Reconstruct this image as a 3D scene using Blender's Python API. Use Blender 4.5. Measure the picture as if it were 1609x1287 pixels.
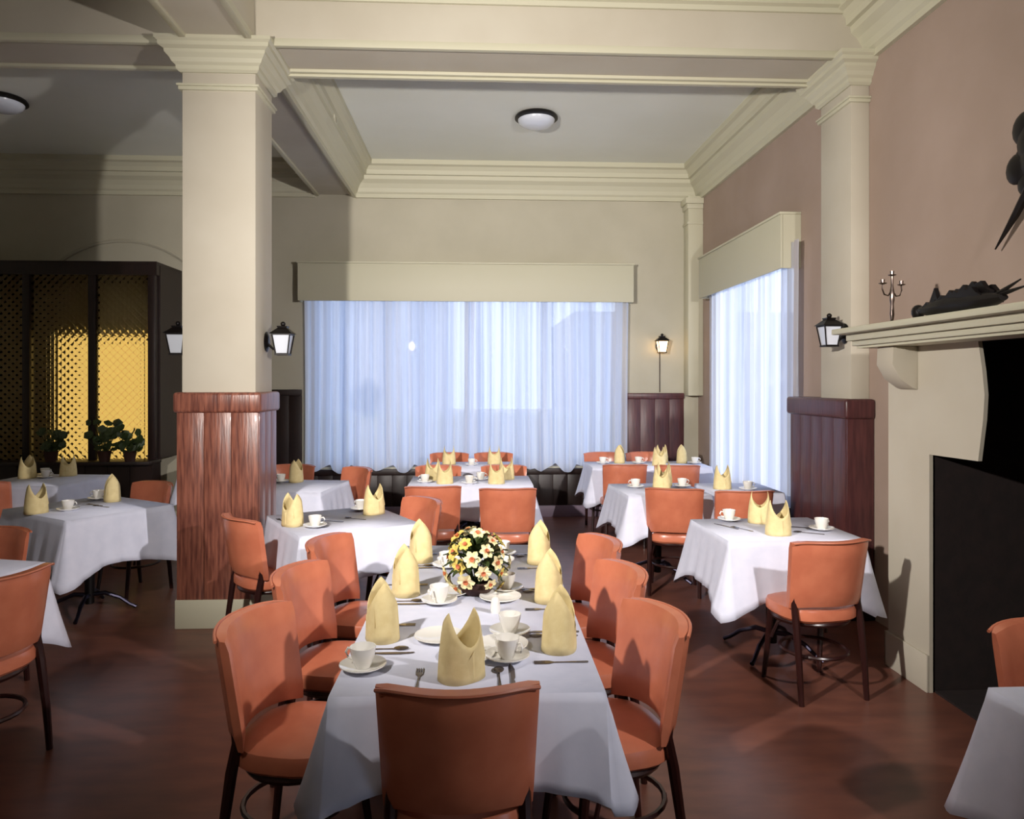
import bpy, bmesh, math, random
from mathutils import Vector, Matrix
PI = math.pi
random.seed(7)
for o in list(bpy.data.objects): bpy.data.objects.remove(o)
SC = bpy.context.scene
COL = SC.collection

# ------------------------------------------------------------------ camera
cd = bpy.data.cameras.new('camera'); cam = bpy.data.objects.new('camera', cd); COL.objects.link(cam)
cam.location = (0, 0, 1.66); cam.rotation_euler = (PI/2, 0, -0.0488)
cd.sensor_fit = 'HORIZONTAL'; cd.sensor_width = 36; cd.lens = 1150/1609*36; cd.shift_y = -0.0263
cd.clip_start = 0.05
SC.camera = cam
# ------------------------------------------------------------------ world, lamps, exposure
w = bpy.data.worlds.new('sky'); SC.world = w; w.use_nodes = True
bg = w.node_tree.nodes['Background']; bg.inputs[0].default_value = (0.66, 0.78, 1.0, 1); bg.inputs[1].default_value = 3.3
def lamp(name, typ, loc, target, energy, color, **kw):
    l = bpy.data.lights.new(name, typ); o = bpy.data.objects.new(name, l); COL.objects.link(o)
    o.location = loc; o.rotation_euler = (Vector(target)-Vector(loc)).to_track_quat('-Z', 'Y').to_euler()
    l.energy = energy; l.color = color
    for k, v in kw.items(): setattr(l, k, v)
    return o
lamp('sun', 'SUN', (9, 6, 8), (2.7, 7, 1.5), 4.0, (1.0, 0.95, 0.88), angle=0.02)
def flood(loc, target, strength, color, size):
    o = lamp('flood_lamp', 'SPOT', loc, target, 1.0, color, spot_size=math.radians(size), spot_blend=1.0, shadow_soft_size=0.05)
    l = o.data; l.use_nodes = True; nt = l.node_tree; e = nt.nodes['Emission']
    f = nt.nodes.new('ShaderNodeLightFalloff'); f.inputs['Strength'].default_value = strength; nt.links.new(f.outputs['Linear'], e.inputs['Strength'])
    return o
flood((-1.46, 1.40, 2.50), (1.4, 6.5, 1.9), 205, (1.0, 0.93, 0.87), 116)
flood((2.10, 1.20, 2.45), (-0.7, 6.0, 1.2), 112, (1.0, 0.93, 0.90), 112)
SC.view_settings.view_transform = 'Standard'; SC.view_settings.look = 'None'
SC.view_settings.gamma = 1.0; SC.view_settings.exposure = -0.06; SC.view_settings.use_curve_mapping = False

# ------------------------------------------------------------------ materials
def lin(c): return tuple((x/255/12.92 if x/255 <= .04045 else ((x/255+.055)/1.055)**2.4) for x in c)+(1,)
def mat(name, rgb, rough=.6, metal=0, noise=0, scale=8, stretch=(1,1,1), bump=0, rgb2=None, coat=0, detail=6, emit=None, estr=0, spec=None):
    m = bpy.data.materials.new(name); m.use_nodes = True; nt = m.node_tree; b = nt.nodes['Principled BSDF']
    b.inputs['Base Color'].default_value = lin(rgb); b.inputs['Roughness'].default_value = rough; b.inputs['Metallic'].default_value = metal
    b.inputs['Coat Weight'].default_value = coat
    if spec is not None: b.inputs['Specular IOR Level'].default_value = spec
    if emit: b.inputs['Emission Color'].default_value = lin(emit); b.inputs['Emission Strength'].default_value = estr
    if rgb2 or bump:
        tc = nt.nodes.new('ShaderNodeTexCoord'); mp = nt.nodes.new('ShaderNodeMapping'); mp.inputs['Scale'].default_value = stretch
        nt.links.new(tc.outputs['Object'], mp.inputs[0])
        n = nt.nodes.new('ShaderNodeTexNoise'); n.inputs['Scale'].default_value = scale; n.inputs['Detail'].default_value = detail
        nt.links.new(mp.outputs[0], n.inputs['Vector'])
        if rgb2:
            r = nt.nodes.new('ShaderNodeValToRGB'); r.color_ramp.elements[0].position = .35; r.color_ramp.elements[1].position = .65
            r.color_ramp.elements[0].color = lin(rgb); r.color_ramp.elements[1].color = lin(rgb2)
            nt.links.new(n.outputs[0], r.inputs[0]); nt.links.new(r.outputs[0], b.inputs['Base Color'])
        if bump:
            bp = nt.nodes.new('ShaderNodeBump'); bp.inputs['Strength'].default_value = bump; bp.inputs['Distance'].default_value = .01
            nt.links.new(n.outputs[0], bp.inputs['Height']); nt.links.new(bp.outputs[0], b.inputs['Normal'])
    return m
M = {}
M['plaster'] = mat('cream_plaster', (190,184,168), .75, rgb2=(182,175,158), scale=1.6, bump=.06)
M['wall'] = mat('painted_wall', (180,175,156), .8, rgb2=(170,165,146), scale=1.3, bump=.06)
M['rightwall'] = mat('rose_beige_wall', (162,143,130), .8, rgb2=(152,133,119), scale=1.3, bump=.06)
M['ceiling'] = mat('ceiling_paint', (224,226,216), .85, rgb2=(218,220,208), scale=1.0)
M['trim'] = mat('cream_trim', (190,187,164), .55)
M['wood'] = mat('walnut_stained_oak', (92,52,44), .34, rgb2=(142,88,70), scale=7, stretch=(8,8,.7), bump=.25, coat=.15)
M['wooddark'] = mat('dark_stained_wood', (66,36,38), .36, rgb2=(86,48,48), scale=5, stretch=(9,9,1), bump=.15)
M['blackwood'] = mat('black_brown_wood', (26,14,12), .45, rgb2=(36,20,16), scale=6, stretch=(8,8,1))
M['floor'] = mat('brown_linoleum', (96,60,50), .32, rgb2=(114,72,58), scale=3.5, stretch=(1,3,1), bump=.03, detail=9)
M['leather'] = mat('orange_vinyl', (198,118,88), .28, rgb2=(188,108,80), scale=12, bump=.04)
M['welt'] = mat('orange_welt', (188,112,84), .4)
M['legs'] = mat('dark_brown_lacquer', (44,20,18), .3)
M['cloth'] = mat('white_tablecloth', (220,223,240), .85, rgb2=(213,217,235), scale=14, bump=.10)
M['napkin'] = mat('yellow_linen', (230,212,158), .85, rgb2=(222,202,146), scale=30, bump=.15)
M['china'] = mat('white_china', (236,234,228), .2, coat=.4)
M['silver'] = mat('silver_plate', (112,100,94), .22, metal=1)
M['iron'] = mat('black_iron', (15,10,10), .45, metal=.4)
M['steel'] = mat('chromed_steel', (70,68,84), .36, metal=1)
M['milkglass'] = mat('milk_glass', (210,216,226), .25, coat=.3)
M['lampon'] = mat('lit_lamp_glass', (255,230,190), .3, emit=(255,205,140), estr=6)
M['soot'] = mat('sooty_brick', (24,15,14), .9, rgb2=(32,20,18), scale=12, bump=.5)
M['greenleaf'] = mat('dark_green_leaf', (42,58,30), .5, rgb2=(64,78,36), scale=20)
M['petal'] = mat('cream_petal', (244,236,196), .7, rgb2=(236,222,160), scale=25)
M['redcup'] = mat('orange_red_corona', (196,110,70), .6)
M['yellowpetal'] = mat('pale_yellow_petal', (222,200,104), .7)
M['pot'] = mat('dark_clay_pot', (60,34,28), .8)
M['amber'] = mat('amber_blind', (236,196,108), .8, emit=(250,214,130), estr=.9)
M['asphalt'] = mat('street_asphalt', (120,122,128), .9, rgb2=(134,136,142), scale=3)
M['facade'] = mat('pale_facade', (150,160,180), .9, rgb2=(140,150,172), scale=.6)
M['hedge'] = mat('hedge_green', (96,120,120), .9, rgb2=(70,96,100), scale=2)
M['baseb'] = mat('grey_violet_baseboard', (132,116,132), .5)
M['winframe'] = mat('window_paint', (120,116,120), .5)

def curtain_mat():
    m = bpy.data.materials.new('sheer_curtain'); m.use_nodes = True; nt = m.node_tree; N = nt.nodes; L = nt.links
    for n in list(N): N.remove(n)
    out = N.new('ShaderNodeOutputMaterial'); tr = N.new('ShaderNodeBsdfTranslucent'); df = N.new('ShaderNodeBsdfDiffuse'); tp = N.new('ShaderNodeBsdfTransparent')
    df.inputs[0].default_value = (.74,.77,.84,1); tp.inputs[0].default_value = (.95,.95,.97,1)
    a = N.new('ShaderNodeMixShader'); a.inputs[0].default_value = .38; L.new(tr.outputs[0], a.inputs[1]); L.new(df.outputs[0], a.inputs[2])
    b = N.new('ShaderNodeMixShader'); L.new(a.outputs[0], b.inputs[1]); L.new(tp.outputs[0], b.inputs[2])
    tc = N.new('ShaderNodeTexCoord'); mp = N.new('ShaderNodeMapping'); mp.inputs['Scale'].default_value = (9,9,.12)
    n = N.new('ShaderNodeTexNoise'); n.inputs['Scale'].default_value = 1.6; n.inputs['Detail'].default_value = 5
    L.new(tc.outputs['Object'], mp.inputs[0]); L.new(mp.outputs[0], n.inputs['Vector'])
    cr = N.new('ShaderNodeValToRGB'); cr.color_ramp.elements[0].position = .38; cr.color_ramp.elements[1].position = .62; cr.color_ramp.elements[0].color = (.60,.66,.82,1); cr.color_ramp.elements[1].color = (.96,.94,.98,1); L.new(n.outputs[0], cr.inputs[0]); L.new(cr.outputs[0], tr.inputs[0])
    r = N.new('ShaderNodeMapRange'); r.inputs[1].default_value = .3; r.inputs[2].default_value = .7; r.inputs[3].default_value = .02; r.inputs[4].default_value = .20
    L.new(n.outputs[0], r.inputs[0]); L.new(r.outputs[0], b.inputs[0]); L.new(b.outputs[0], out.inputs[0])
    return m
M['curtain'] = curtain_mat()
def glass_mat(name, color, rough=0.0):
    m = bpy.data.materials.new(name); m.use_nodes = True; nt = m.node_tree; N = nt.nodes; L = nt.links
    for n in list(N): N.remove(n)
    out = N.new('ShaderNodeOutputMaterial'); tp = N.new('ShaderNodeBsdfTransparent'); gl = N.new('ShaderNodeBsdfGlossy'); mx = N.new('ShaderNodeMixShader')
    tp.inputs[0].default_value = color; gl.inputs['Roughness'].default_value = rough; mx.inputs[0].default_value = .06
    L.new(tp.outputs[0], mx.inputs[1]); L.new(gl.outputs[0], mx.inputs[2]); L.new(mx.outputs[0], out.inputs[0])
    return m
M['glass'] = glass_mat('window_glass', (.93,.95,.97,1))
def pebble_mat():
    m = bpy.data.materials.new('patterned_amber_glass'); m.use_nodes = True; nt = m.node_tree; N = nt.nodes; L = nt.links
    for n in list(N): N.remove(n)
    out = N.new('ShaderNodeOutputMaterial'); rf = N.new('ShaderNodeBsdfRefraction'); gl = N.new('ShaderNodeBsdfGlossy'); mx = N.new('ShaderNodeMixShader')
    rf.inputs['Color'].default_value = (.98,.93,.80,1); rf.inputs['IOR'].default_value = 1.30; rf.inputs['Roughness'].default_value = .03
    gl.inputs['Roughness'].default_value = .12; gl.inputs['Color'].default_value = (.9,.8,.7,1); mx.inputs[0].default_value = .05
    tc = N.new('ShaderNodeTexCoord'); sp = N.new('ShaderNodeSeparateXYZ'); L.new(tc.outputs['Object'], sp.inputs[0])
    def mth(op, a, b=None):
        q = N.new('ShaderNodeMath'); q.operation = op
        for i, v in enumerate((a, b)):
            if v is None: continue
            if isinstance(v, (int, float)): q.inputs[i].default_value = v
            else: L.new(v, q.inputs[i])
        return q.outputs[0]
    hx = mth('ADD', sp.outputs[0], sp.outputs[1])
    u = mth('ADD', hx, sp.outputs[2]); v = mth('SUBTRACT', hx, sp.outputs[2]); k = 2*PI/0.085/1.0
    h = mth('MULTIPLY', mth('SINE', mth('MULTIPLY', u, k*.5)), mth('SINE', mth('MULTIPLY', v, k*.5)))
    h = mth('ABSOLUTE', h)
    bp = N.new('ShaderNodeBump'); bp.inputs['Strength'].default_value = 1.0; bp.inputs['Distance'].default_value = .05; L.new(h, bp.inputs['Height'])
    L.new(bp.outputs[0], rf.inputs['Normal']); L.new(bp.outputs[0], gl.inputs['Normal'])
    L.new(rf.outputs[0], mx.inputs[1]); L.new(gl.outputs[0], mx.inputs[2]); L.new(mx.outputs[0], out.inputs[0])
    return m
M['pebble'] = pebble_mat()

# ------------------------------------------------------------------ mesh helpers
class MB:
    def __init__(s): s.v = []; s.f = []; s.smooth = False
    def add(s, vs, fs, T=None):
        o = len(s.v)
        s.v += [tuple(T @ Vector(p)) if T else tuple(p) for p in vs]
        s.f += [tuple(i+o for i in f) for f in fs]; return s
    def box(s, x0, x1, y0, y1, z0, z1, T=None):
        vs = [(x,y,z) for z in (z0,z1) for y in (y0,y1) for x in (x0,x1)]
        return s.add(vs, [(0,2,3,1),(4,5,7,6),(0,1,5,4),(2,6,7,3),(0,4,6,2),(1,3,7,5)], T)
    def frustum(s, c, a, b, z0, z1, T=None):   # square frustum half sizes a (at z0), b (at z1)
        vs = [(c[0]+i*h, c[1]+j*h, z) for z, h in ((z0,a),(z1,b)) for j in (-1,1) for i in (-1,1)]
        return s.add(vs, [(0,2,3,1),(4,5,7,6),(0,1,5,4),(2,6,7,3),(0,4,6,2),(1,3,7,5)], T)
    def lathe(s, prof, n=20, T=None, cap=True):
        vs = []; fs = []
        for r, z in prof:
            for i in range(n): a = 2*PI*i/n; vs.append((r*math.cos(a), r*math.sin(a), z))
        for j in range(len(prof)-1):
            for i in range(n):
                k = (i+1) % n; fs.append((j*n+i, j*n+k, (j+1)*n+k, (j+1)*n+i))
        if cap: fs.append(tuple(range(n-1,-1,-1))); fs.append(tuple((len(prof)-1)*n+i for i in range(n)))
        return s.add(vs, fs, T)
    def tube(s, pts, r, n=8, closed=False, T=None):
        pts = [Vector(p) for p in pts]; R = r if isinstance(r, (list, tuple)) else [r]*len(pts); m = len(pts)
        vs = []; fs = []; up = Vector((0,0,1))
        for i, p in enumerate(pts):
            a = pts[(i-1) % m] if (closed or i > 0) else p; b = pts[(i+1) % m] if (closed or i < m-1) else p
            t = (b-a).normalized(); ref = up if abs(t.z) < .95 else Vector((1,0,0))
            x = t.cross(ref).normalized(); y = x.cross(t).normalized()
            for k in range(n):
                an = 2*PI*k/n; vs.append(p + x*(R[i]*math.cos(an)) + y*(R[i]*math.sin(an)))
        for i in range(m if closed else m-1):
            j = (i+1) % m
            for k in range(n): l = (k+1) % n; fs.append((i*n+k, i*n+l, j*n+l, j*n+k))
        if not closed: fs.append(tuple(range(n-1,-1,-1))); fs.append(tuple((m-1)*n+k for k in range(n)))
        return s.add(vs, fs, T)
    def prism(s, outline, z0, z1, T=None):      # outline in xy, extruded in z
        n = len(outline); vs = [(x,y,z0) for x,y in outline]+[(x,y,z1) for x,y in outline]
        fs = [tuple(range(n-1,-1,-1)), tuple(range(n,2*n))]+[(i,(i+1)%n,n+(i+1)%n,n+i) for i in range(n)]
        return s.add(vs, fs, T)
    def sphere(s, c, r, sc=(1,1,1), n=12, T=None):
        prof = [(max(1e-4, r*math.sin(PI*i/(n//2+1))), -r*math.cos(PI*i/(n//2+1))) for i in range(n//2+2)]
        TT = Matrix.Translation(c) @ Matrix.Diagonal((*sc,1))
        return s.lathe(prof, n, (T @ TT) if T else TT)
    def grid(s, fn, nu, nv, T=None):
        vs = [fn(i/nu, j/nv) for j in range(nv+1) for i in range(nu+1)]
        fs = [(j*(nu+1)+i, j*(nu+1)+i+1, (j+1)*(nu+1)+i+1, (j+1)*(nu+1)+i) for j in range(nv) for i in range(nu)]
        return s.add(vs, fs, T)
    def mesh(s, name, bevel=0, smooth=False, recalc=True):
        me = bpy.data.meshes.new(name); me.from_pydata([tuple(p) for p in s.v], [], s.f)
        bm = bmesh.new(); bm.from_mesh(me)
        if recalc: bmesh.ops.recalc_face_normals(bm, faces=bm.faces)
        if bevel:
            es = [e for e in bm.edges if len(e.link_faces) == 2 and e.calc_face_angle(0) > .6]
            bmesh.ops.bevel(bm, geom=es, offset=bevel, segments=2 if bevel < .012 else 3, affect='EDGES', profile=.5)
        bm.to_mesh(me); bm.free()
        if smooth or bevel:
            for p in me.polygons: p.use_smooth = True
            me.set_sharp_from_angle(angle=math.radians(38))
        return me
def put(name, me, m, parent=None, loc=(0,0,0), rot=(0,0,0)):
    if m and not me.materials: me.materials.append(M[m])
    o = bpy.data.objects.new(name, me); COL.objects.link(o); o.location = loc; o.rotation_euler = rot
    if parent: o.parent = parent
    return o
def obj(name, mb, m, parent=None, bevel=0, smooth=False, **kw):
    return put(name, mb.mesh(name, bevel, smooth), m, parent, **kw)
def struct(name, mb, m, parent=None, **kw):
    o = obj(name, mb, m, parent, **kw)
    if not parent: o['kind'] = 'structure'
    return o
def tag(o, label, cat, group=None):
    o['label'] = label; o['category'] = cat
    if group: o['group'] = group
    return o
def thing(name, label, cat, loc=(0,0,0), rz=0, group=None):
    o = bpy.data.objects.new(name, None); COL.objects.link(o); o.location = loc; o.rotation_euler = (0,0,rz); o.empty_display_size = .1
    return tag(o, label, cat, group)
CACHE = {}
def cached(key, fn):
    if key not in CACHE: CACHE[key] = fn()
    return CACHE[key]

# ------------------------------------------------------------------ room shell
XR, YB, XL, YF, ZC = 2.78, 9.05, -6.4, -1.6, 4.33
struct('floor', MB().box(XL-.2, XR+.9, YF-.2, YB+.2, -.12, 0), 'floor')
struct('ceiling', MB().box(XL-.2, XR+.2, YF-.2, YB+.2, ZC, ZC+.12), 'ceiling')
wb = MB(); WX0, WX1, WZ0, WZ1 = -2.05, 1.82, .62, 2.95
wb.box(XL-.2, WX0, YB, YB+.2, 0, ZC); wb.box(WX1, XR+.2, YB, YB+.2, 0, ZC); wb.box(WX0, WX1, YB, YB+.2, 0, WZ0); wb.box(WX0, WX1, YB, YB+.2, WZ1, ZC)
struct('wall_back', wb, 'wall')
wr = MB(); RY0, RY1 = 6.22, 8.24
wr.box(XR, XR+.2, RY1, YB, 0, ZC); wr.box(XR, XR+.2, 4.2, RY0, 0, ZC); wr.box(XR, XR+.2, RY0, RY1, 0, WZ0); wr.box(XR, XR+.2, RY0, RY1, WZ1, ZC)
wr.box(XR, XR+.2, YF, 4.2, 1.98, ZC)
struct('wall_right', wr, 'rightwall')
struct('wall_left', MB().box(XL-.2, XL, YF, YB, 0, ZC), 'wall')
struct('wall_front', MB().box(XL-.2, XR+.9, YF-.2, YF, 0, ZC), 'wall')

# cornices: profile (projection, z) swept along a wall
PROF = [(0,3.92),(.035,3.92),(.035,3.965),(.055,3.985),(.07,4.03),(.10,4.08),(.145,4.12),(.15,4.165),(.18,4.17),(.185,4.22),(.215,4.26),(.25,4.275),(.25,4.33),(0,4.33)]
def cornice(name, p0, p1, nrm, miter0=0, miter1=0, prof=PROF):
    p0 = Vector((*p0,0)); p1 = Vector((*p1,0)); n = Vector((*nrm,0)); d = (p1-p0).normalized(); b = MB()
    k = len(prof)
    vs = [p0+n*a+d*(a*miter0)+Vector((0,0,z)) for a,z in prof]+[p1+n*a-d*(a*miter1)+Vector((0,0,z)) for a,z in prof]
    b.add(vs, [(i,(i+1)%k,k+(i+1)%k,k+i) for i in range(k)]+[tuple(range(k)), tuple(range(2*k-1,k-1,-1))])
    return struct(name, b, 'trim')
BX0, BX1 = -1.95, -1.50          # beam along the depth of the room
CY0, CY1 = 5.03, 5.47            # cross beam
cornice('trim_1', (BX1,YB), (XR,YB), (0,-1), 1, 1)
cornice('trim_2', (XR,YB), (XR,CY1), (-1,0), 1, 1)
cornice('trim_3', (BX1,YB), (BX1,CY1), (1,0), 1, 1)
cornice('trim_4', (BX1,CY1), (XR,CY1), (0,1), 1, 1)
cornice('trim_5', (XL,YB), (BX0,YB), (0,-1), 1, 1)
cornice('trim_6', (XR,CY0), (XR,YF), (-1,0), 0, 0)
SMALL = [(0,4.25),(.02,4.25),(.03,4.28),(.06,4.29),(.06,4.33),(0,4.33)]
cornice('trim_7', (BX1,CY0), (XR,CY0), (0,-1), 0, 0, SMALL)
cornice('trim_8', (XL,CY0), (BX0,CY0), (0,-1), 0, 0, SMALL)
# ceiling beams with moulded lower edges
def beam(label, x0, x1, y0, y1, along):
    t = thing('ceiling_beam', label, 'beam', ((x0+x1)/2, (y0+y1)/2, 3.96))
    X0, X1, Y0, Y1 = x0-(x0+x1)/2, x1-(x0+x1)/2, y0-(y0+y1)/2, y1-(y0+y1)/2
    obj('beam_body', MB().box(X0, X1, Y0, Y1, 0, .37), 'plaster', t)
    for s in (0,1):
        b = MB()
        if along == 'x':
            y = Y0 if s == 0 else Y1-.035
            b.box(X0, X1, y-(.012 if s == 0 else 0), y+.035+(.012 if s else 0), -.022, .03)
        else:
            x = X0 if s == 0 else X1-.035
            b.box(x-(.012 if s == 0 else 0), x+.035+(.012 if s else 0), Y0, Y1, -.022, .03)
        obj('edge_moulding', b, 'trim', t, bevel=.006)
    return t
beam('cream plaster ceiling beam crossing from the column to the right wall', BX1+.0, XR, CY0, CY1, 'x')
beam('shadowed cross beam running left from the column', XL, BX0, CY0, CY1, 'x')
beam('ceiling beam running from the column back to the window wall', BX0, BX1, CY1, YB, 'y')
beam('ceiling beam running from the column towards the camera', BX0, BX1, YF, CY0, 'y')

# ------------------------------------------------------------------ column
def planks(parent, axis, a0, a1, fixed, z0, z1, n, out, m='wood', gap=.003, th=.018):
    wd = (a1-a0)/n
    me = None
    for i in range(n):
        a = a0+i*wd+gap/2; b = MB()
        if axis == 'x': b.box(0, wd-gap, 0 if out > 0 else -th, th if out > 0 else 0, 0, z1-z0)
        else: b.box(0 if out > 0 else -th, th if out > 0 else 0, 0, wd-gap, 0, z1-z0)
        if me is None: me = b.mesh('plank', bevel=.0012)
        put('plank', me, m, parent, loc=((a, fixed, z0) if axis == 'x' else (fixed, a, z0)))
def capital(parent, x0, x1, y0, y1, sides=(1,1,1,1), m='trim'):
    # sides: left, right, front, back projections on or off
    b = MB()
    steps = [(3.64,3.665,.02),(3.665,3.68,.03)]
    for z0, z1, p in steps: b.box(x0-p*sides[0], x1+p*sides[1], y0-p*sides[2], y1+p*sides[3], z0, z1)
    obj('astragal', b, m, parent, bevel=.004)
    b = MB()
    levels = [(3.76,.012),(3.775,.03),(3.80,.032),(3.815,.05),(3.84,.062),(3.865,.085),(3.885,.088),(3.90,.115),(3.925,.118),(3.938,.135),(3.962,.135)]
    for (za,pa),(zb,pb) in zip(levels[:-1], levels[1:]):
        vs = []
        for z, p in ((za,pa),(zb,pb)):
            for (x,y) in ((x0-p*sides[0],y0-p*sides[2]),(x1+p*sides[1],y0-p*sides[2]),(x1+p*sides[1],y1+p*sides[3]),(x0-p*sides[0],y1+p*sides[3])): vs.append((x,y,z))
        b.add(vs, [(0,1,2,3)[::-1],(4,5,6,7),(0,1,5,4),(1,2,6,5),(2,3,7,6),(3,0,4,7)])
    obj('capital', b, m, parent)
def wcap(parent, x0, x1, y0, y1, z, m='wood'):
    b = MB().box(x0, x1, y0, y1, z-.14, z)
    obj('wainscot_cap', b, m, parent, bevel=.022)
cx, cy = -1.745, 5.25
c = thing('column', 'square cream column with oak wainscot and grey plinth left of the middle', 'column', (cx, cy, 0))
x0, x1, y0, y1 = -1.99-cx, -1.50-cx, 5.06-cy, 5.46-cy
obj('shaft', MB().box(x0, x1, y0, y1, 1.45, 3.965), 'plaster', c, bevel=.006)
capital(c, x0, x1, y0, y1)
obj('wainscot_core', MB().box(x0-.01, x1+.01, y0-.01, y1+.01, .18, 1.5), 'wood', c)
planks(c, 'x', x0-.026, x1+.026, y0-.01, .19, 1.46, 3, -1)
planks(c, 'y', y0-.01, y1+.01, x1+.01, .19, 1.46, 3, 1)
planks(c, 'y', y0-.01, y1+.01, x0-.01, .19, 1.46, 3, -1)
planks(c, 'x', x0-.026, x1+.026, y1+.01, .19, 1.46, 3, 1)
wcap(c, x0-.048, x1+.048, y0-.048, y1+.048, 1.595)
obj('plinth', MB().box(x0-.036, x1+.036, y0-.036, y1+.036, 0, .195), 'trim', c, bevel=.006)

# pilaster carrying the cross beam on the right wall
px_, py_ = 2.7, 5.25
p = thing('pilaster', 'cream pilaster with dark wainscot between right window and fireplace', 'pilaster', (px_, py_, 0))
a0, a1, b0, b1 = 2.645-px_, 2.779-px_, 5.05-py_, 5.5-py_
obj('shaft', MB().box(a0, a1, b0, b1, 1.45, 3.965), 'plaster', p, bevel=.004)
capital(p, a0, a1, b0, b1, (1,0,1,1))
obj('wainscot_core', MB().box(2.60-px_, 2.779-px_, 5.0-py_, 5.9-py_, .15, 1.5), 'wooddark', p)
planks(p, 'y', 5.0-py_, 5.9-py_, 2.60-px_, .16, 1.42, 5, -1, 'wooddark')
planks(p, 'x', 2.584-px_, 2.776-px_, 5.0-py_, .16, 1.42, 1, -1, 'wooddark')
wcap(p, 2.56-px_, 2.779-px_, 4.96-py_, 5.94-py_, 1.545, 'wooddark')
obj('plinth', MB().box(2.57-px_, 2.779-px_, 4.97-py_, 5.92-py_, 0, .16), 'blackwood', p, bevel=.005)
# corner pilaster
p = thing('pilaster', 'slim cream corner pilaster between the two curtained windows', 'pilaster', (2.68, 8.95, 0))
obj('shaft', MB().box(-.085, .099, -.10, .099, 1.5, 3.95), 'trim', p, bevel=.004)
obj('capital', MB().box(-.125,.098,-.14,.098,3.85,3.92).box(-.105,.098,-.12,.098,3.79,3.85), 'trim', p, bevel=.006)
obj('astragal', MB().box(-.10,.098,-.115,.098,3.60,3.63), 'trim', p, bevel=.004)
# wainscot panels
def wainscot(label, axis, a0, a1, fixed, out, z1, n, m='wooddark', z0=.14):
    t = thing('wainscot_panel', label, 'wainscot', ((a0+a1)/2, fixed, 0) if axis == 'x' else (fixed, (a0+a1)/2, 0))
    h = (a1-a0)/2
    planks(t, axis, -h, h, 0.002*out, z0, z1-.07, n, out, m)
    b = MB()
    if axis == 'x': b.box(-h, h, min(0,.045*out)+.001*out, max(0,.045*out)+.001*out, z1-.075, z1)
    else: b.box(min(0,.045*out), max(0,.045*out), -h, h, z1-.075, z1)
    obj('wainscot_cap', b, m, t, bevel=.01)
    return t
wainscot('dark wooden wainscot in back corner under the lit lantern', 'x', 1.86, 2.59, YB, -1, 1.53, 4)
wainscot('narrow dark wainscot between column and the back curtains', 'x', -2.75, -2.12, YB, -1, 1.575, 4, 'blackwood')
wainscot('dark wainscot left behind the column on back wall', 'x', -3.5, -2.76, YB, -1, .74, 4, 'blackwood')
wainscot('low panelling coloured dark for wall shade below the back curtains', 'x', -2.11, 1.85, YB, -1, .60, 22, 'blackwood')  # near-black wood carries the shade of the backlit wall under the window
wainscot('low panelling coloured dark for wall shade below the right window curtain', 'y', 5.97, 8.80, XR, -1, .60, 16, 'blackwood')  # shade under the bright curtain put into the wood colour here too
struct('baseboard_back', MB().box(-3.5, 2.6, YB-.045, YB-.001, 0, .14), 'baseb', bevel=.004)
struct('baseboard_right', MB().box(XR-.045, XR-.001, 5.95, 8.85, 0, .14), 'baseb', bevel=.004)

# windows
def window(name, axis, a0, a1, z0, z1, fixed, n):
    b = MB(); f = .07
    def bx(u0,u1,w0,w1):
        if axis == 'x': b.box(u0,u1,fixed+.06,fixed+.12,w0,w1)
        else: b.box(fixed+.06,fixed+.12,u0,u1,w0,w1)
    bx(a0,a1,z0,z0+f); bx(a0,a1,z1-f,z1); bx(a0,a0+f,z0+f,z1-f); bx(a1-f,a1,z0+f,z1-f)
    wd = (a1-a0)/n
    for i in range(1,n): bx(a0+i*wd-.03,a0+i*wd+.03,z0+f,z1-f)
    fr = struct(name, b, 'winframe')
    me = None
    for i in range(n):
        g = MB(); u0 = a0+i*wd+.03; u1 = a0+(i+1)*wd-.03
        if axis == 'x': g.box(u0,u1,fixed+.085,fixed+.091,z0+f,z1-f)
        else: g.box(fixed+.085,fixed+.091,u0,u1,z0+f,z1-f)
        obj('pane', g, 'glass', fr)
window('window_1', 'x', WX0, WX1, WZ0, WZ1, YB, 4)
window('window_2', 'y', RY0, RY1, WZ0, WZ1, XR, 2)
# curtains
def curtain(label, axis, a0, a1, fixed, z0, z1, seed, amp=.030, n=None, group=None):
    rnd = random.Random(seed); L = a1-a0
    ph = [rnd.uniform(0,6.28) for _ in range(5)]
    def prof(u, v):
        s = u*L; k = .6+.4*v
        return amp*k*(math.sin(s*2*PI/.135+ph[0]+1.3*math.sin(s*3.1+ph[1]))+.55*math.sin(s*2*PI/.31+ph[2]+math.sin(s*5+ph[3])*.8)+.35*math.sin(s*2*PI/.07+ph[4]))
    def fn(u, v):
        z = z1+(z0+.035*math.sin(u*L*2*PI/.37+ph[1])-abs(.05*math.sin(u*L*2*PI/.5+ph[2]))-z1)*v
        sway = .012*math.sin(v*2.5+u*9)
        a = a0+u*L+sway; d = fixed+prof(u,v)
        return (a-(a0+a1)/2, d-fixed, z-z0) if axis == 'x' else (d-fixed, a-(a0+a1)/2, z-z0)
    b = MB().grid(fn, int(L/.008), 10)
    loc = ((a0+a1)/2, fixed, z0) if axis == 'x' else (fixed, (a0+a1)/2, z0)
    o = put('curtain', b.mesh('curtain', smooth=True, recalc=False), 'curtain', loc=loc)
    for pp in o.data.polygons: pp.use_smooth = True
    return tag(o, label, 'curtain', group)
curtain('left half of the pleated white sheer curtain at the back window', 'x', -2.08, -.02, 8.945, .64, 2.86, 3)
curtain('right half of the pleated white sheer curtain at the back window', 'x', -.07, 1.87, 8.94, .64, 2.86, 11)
curtain('bright white sheer curtain on the right wall window', 'y', 5.98, 8.32, 2.695, .60, 2.86, 5)
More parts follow.
